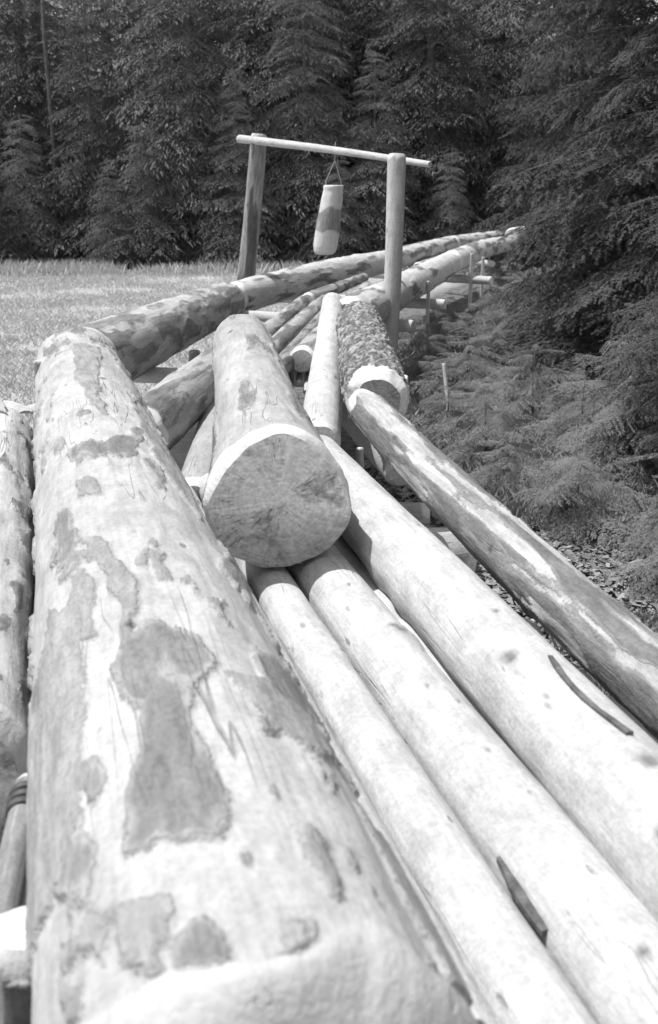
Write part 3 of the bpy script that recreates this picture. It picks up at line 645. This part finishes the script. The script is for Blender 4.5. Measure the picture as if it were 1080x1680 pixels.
for x, y, h, lb in ((-7.05, 30.4, 9, 'bare trunk in the dark gap at the upper left'),):
    dt = obj('bare_trunk', tube([(x, y, -.2), (x+.05, y, h*.3), (x-.03, y+.02, h*.65), (x+.08, y, h)], [.07, .06, .05, .02], 12, lump=.06), M['trunk']); tag(dt, lb, 'tree trunk')
    rb = random.Random(h)
    for q in range(9):
        z = rb.uniform(1.5, 6.5); a = rb.uniform(0, 6.28); l = rb.uniform(.3, .8)
        obj('dead_branch', tube([(x, y, z), (x+math.cos(a)*l*.5, y+math.sin(a)*l*.5, z+.02), (x+math.cos(a)*l, y+math.sin(a)*l, z-.12)], [.014, .009, .004], 6), M['trunk'], dt)
for (x, y, kd, s, lb) in far:
    root = empty('spruce_tree', (x, y, float(ground_h(np.array([x]), np.array([y]))[0])-.05), rf.uniform(0, 6.28)); root.scale = (s, s, s)
    tag(root, lb, 'spruce tree', 'spruces of the wood behind the meadow')
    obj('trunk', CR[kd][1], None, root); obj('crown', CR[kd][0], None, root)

# ------------------------------------------------------------------ grass, weeds, litter
def blades(name, xs, ys, h, w, mat, label, cat, seed, lean=.5, base=0.):
    r = np.random.RandomState(seed); n = len(xs); a = r.uniform(0, 6.283, n); hh = h*r.uniform(.5, 1.3, n); ww = w*r.uniform(.7, 1.3, n)
    zz = ground_h(xs, ys)-.02+base; ld = r.uniform(0, 6.283, n); le = hh*lean*r.uniform(.2, 1.3, n)
    px, py = np.cos(a)*ww*.5, np.sin(a)*ww*.5; lx, ly = np.cos(ld)*le, np.sin(ld)*le
    V = np.stack([np.stack([xs-px, ys-py, zz], -1), np.stack([xs+px, ys+py, zz], -1), np.stack([xs+px*.6+lx*.4, ys+py*.6+ly*.4, zz+hh*.6], -1),
                  np.stack([xs+lx, ys+ly, zz+hh*.95], -1)], 1)
    F = np.array([[0, 1, 2], [0, 2, 3]])[None]+(np.arange(n)*4)[:, None, None]
    o = obj(name, np_mesh(name, V.reshape(-1, 3), F.reshape(-1, 3)), M[mat]); tag(o, label, cat, None, 'stuff'); return o
r = np.random.RandomState(21)
def scatter(n, x0, x1, y0, y1, thr=.45, sc=.9, s=2, yp=1.0):
    x = r.uniform(x0, x1, n); y = y0+(y1-y0)*r.uniform(0, 1, n)**yp
    k = fbm(x*sc, y*sc, x*0, s, 3)+r.uniform(-.18, .18, n) > thr; return x[k], y[k]
x, y = scatter(210000, -9.5, .8, 4.5, 28.0, .40, 1.1, 3, 1.25)
k = (x < -1.75) | ((y > 8) & (x < -1.45)) | ((y > 12.3) & (x < -1.2+.33*(y-12.3)))
blades('meadow_grass', x[k], y[k], .065, .008, 'grass', 'short pale dry grass of the meadow left of the chute', 'grass', 31, 1.0)
x, y = scatter(9000, -9.5, 3.5, 25.5, 28.2, .47, .9); blades('tall_grass', x, y, .24, .012, 'grass', 'taller pale grass along the edge of the wood', 'grass', 32, .5)
x, y = scatter(90000, .65, 4.5, 3.6, 16, .42, 1.4, 8)
k = y > 5.4+.8*vnoise(x*2, y*2, x*0, 4); blades('weeds', x[k], y[k], .13, .005, 'weed', 'grass and weeds in the undergrowth right of the chute', 'grass', 33, .8)
x, y = scatter(40000, 1.0, 5.5, 9, 24, .40, 1.2, 12); k = (x > .75+.21*(y-8.3)) & (x < 3.2+.21*(y-8.3))
blades('tall_weeds', x[k], y[k], .30, .010, 'weed', 'taller grass and weeds along the right side of the far chute', 'grass', 36, .7)
x, y = scatter(9000, .9, 2.4, 2.0, 4.6, .42, 1.4, 9); blades('litter_grass', x, y, .10, .005, 'weed', 'thin grass blades in the litter under the streaky pole', 'grass', 34, 1.0)
# chips, needles and bark crumbs on the ground beside the chute
n = 42000; xs = r.uniform(.2, 3.0, n); ys = r.uniform(1.6, 8.5, n); a = r.uniform(0, 6.283, n); ln = r.uniform(.006, .035, n)*r.uniform(.5, 1.2, n); wd = ln*r.uniform(.12, .6, n)
zz = ground_h(xs, ys)-.012+r.uniform(0, .02, n); tz = r.uniform(-.5, .5, n)*ln
dx, dy = np.cos(a)*ln, np.sin(a)*ln; ex, ey = -np.sin(a)*wd, np.cos(a)*wd
V = np.stack([np.stack([xs-dx-ex, ys-dy-ey, zz-tz], -1), np.stack([xs+dx-ex, ys+dy-ey, zz+tz], -1), np.stack([xs+dx*.8+ex, ys+dy*.8+ey, zz+tz+.004], -1), np.stack([xs-dx+ex, ys-dy+ey, zz-tz+.004], -1)], 1)
o = obj('litter', np_mesh('litter', V.reshape(-1, 3), np.arange(n*4).reshape(-1, 4)), M['litter']); tag(o, 'wood chips and bark crumbs strewn on the ground beside the chute', 'litter', None, 'stuff')

rt = random.Random(77)
for i, (x, y, lb) in enumerate([(1.25, 4.1, 'fallen stick on the litter nearest under the streaky pole'), (1.0, 4.6, 'fallen stick on the litter beside the white-topped sleeper'), (1.55, 3.6, 'fallen stick at the right picture edge below the streaky pole'),
                                (1.15, 5.3, 'short pale peg lying right of the sleeper ends'), (.85, 4.9, 'short pale peg lying close to the white-topped sleeper')]):
    a = rt.uniform(0, 3.1); l = rt.uniform(.2, .45) if i < 3 else .14; d = Vector((math.cos(a), math.sin(a), .03)); c = Vector((x, y, .03))
    make_log('fallen_stick', lb, c-d*l/2, c+d*l/2, .012 if i < 3 else .02, .009 if i < 3 else .018, 'weather' if i < 3 else 'peeled', 'end_white', nu=10, nv=14, seed=200+i, bend=(.02, .0), ch0=(.01, .8), ch1=(.01, .8), knots=1, cat='stick', group='fallen sticks on the litter')
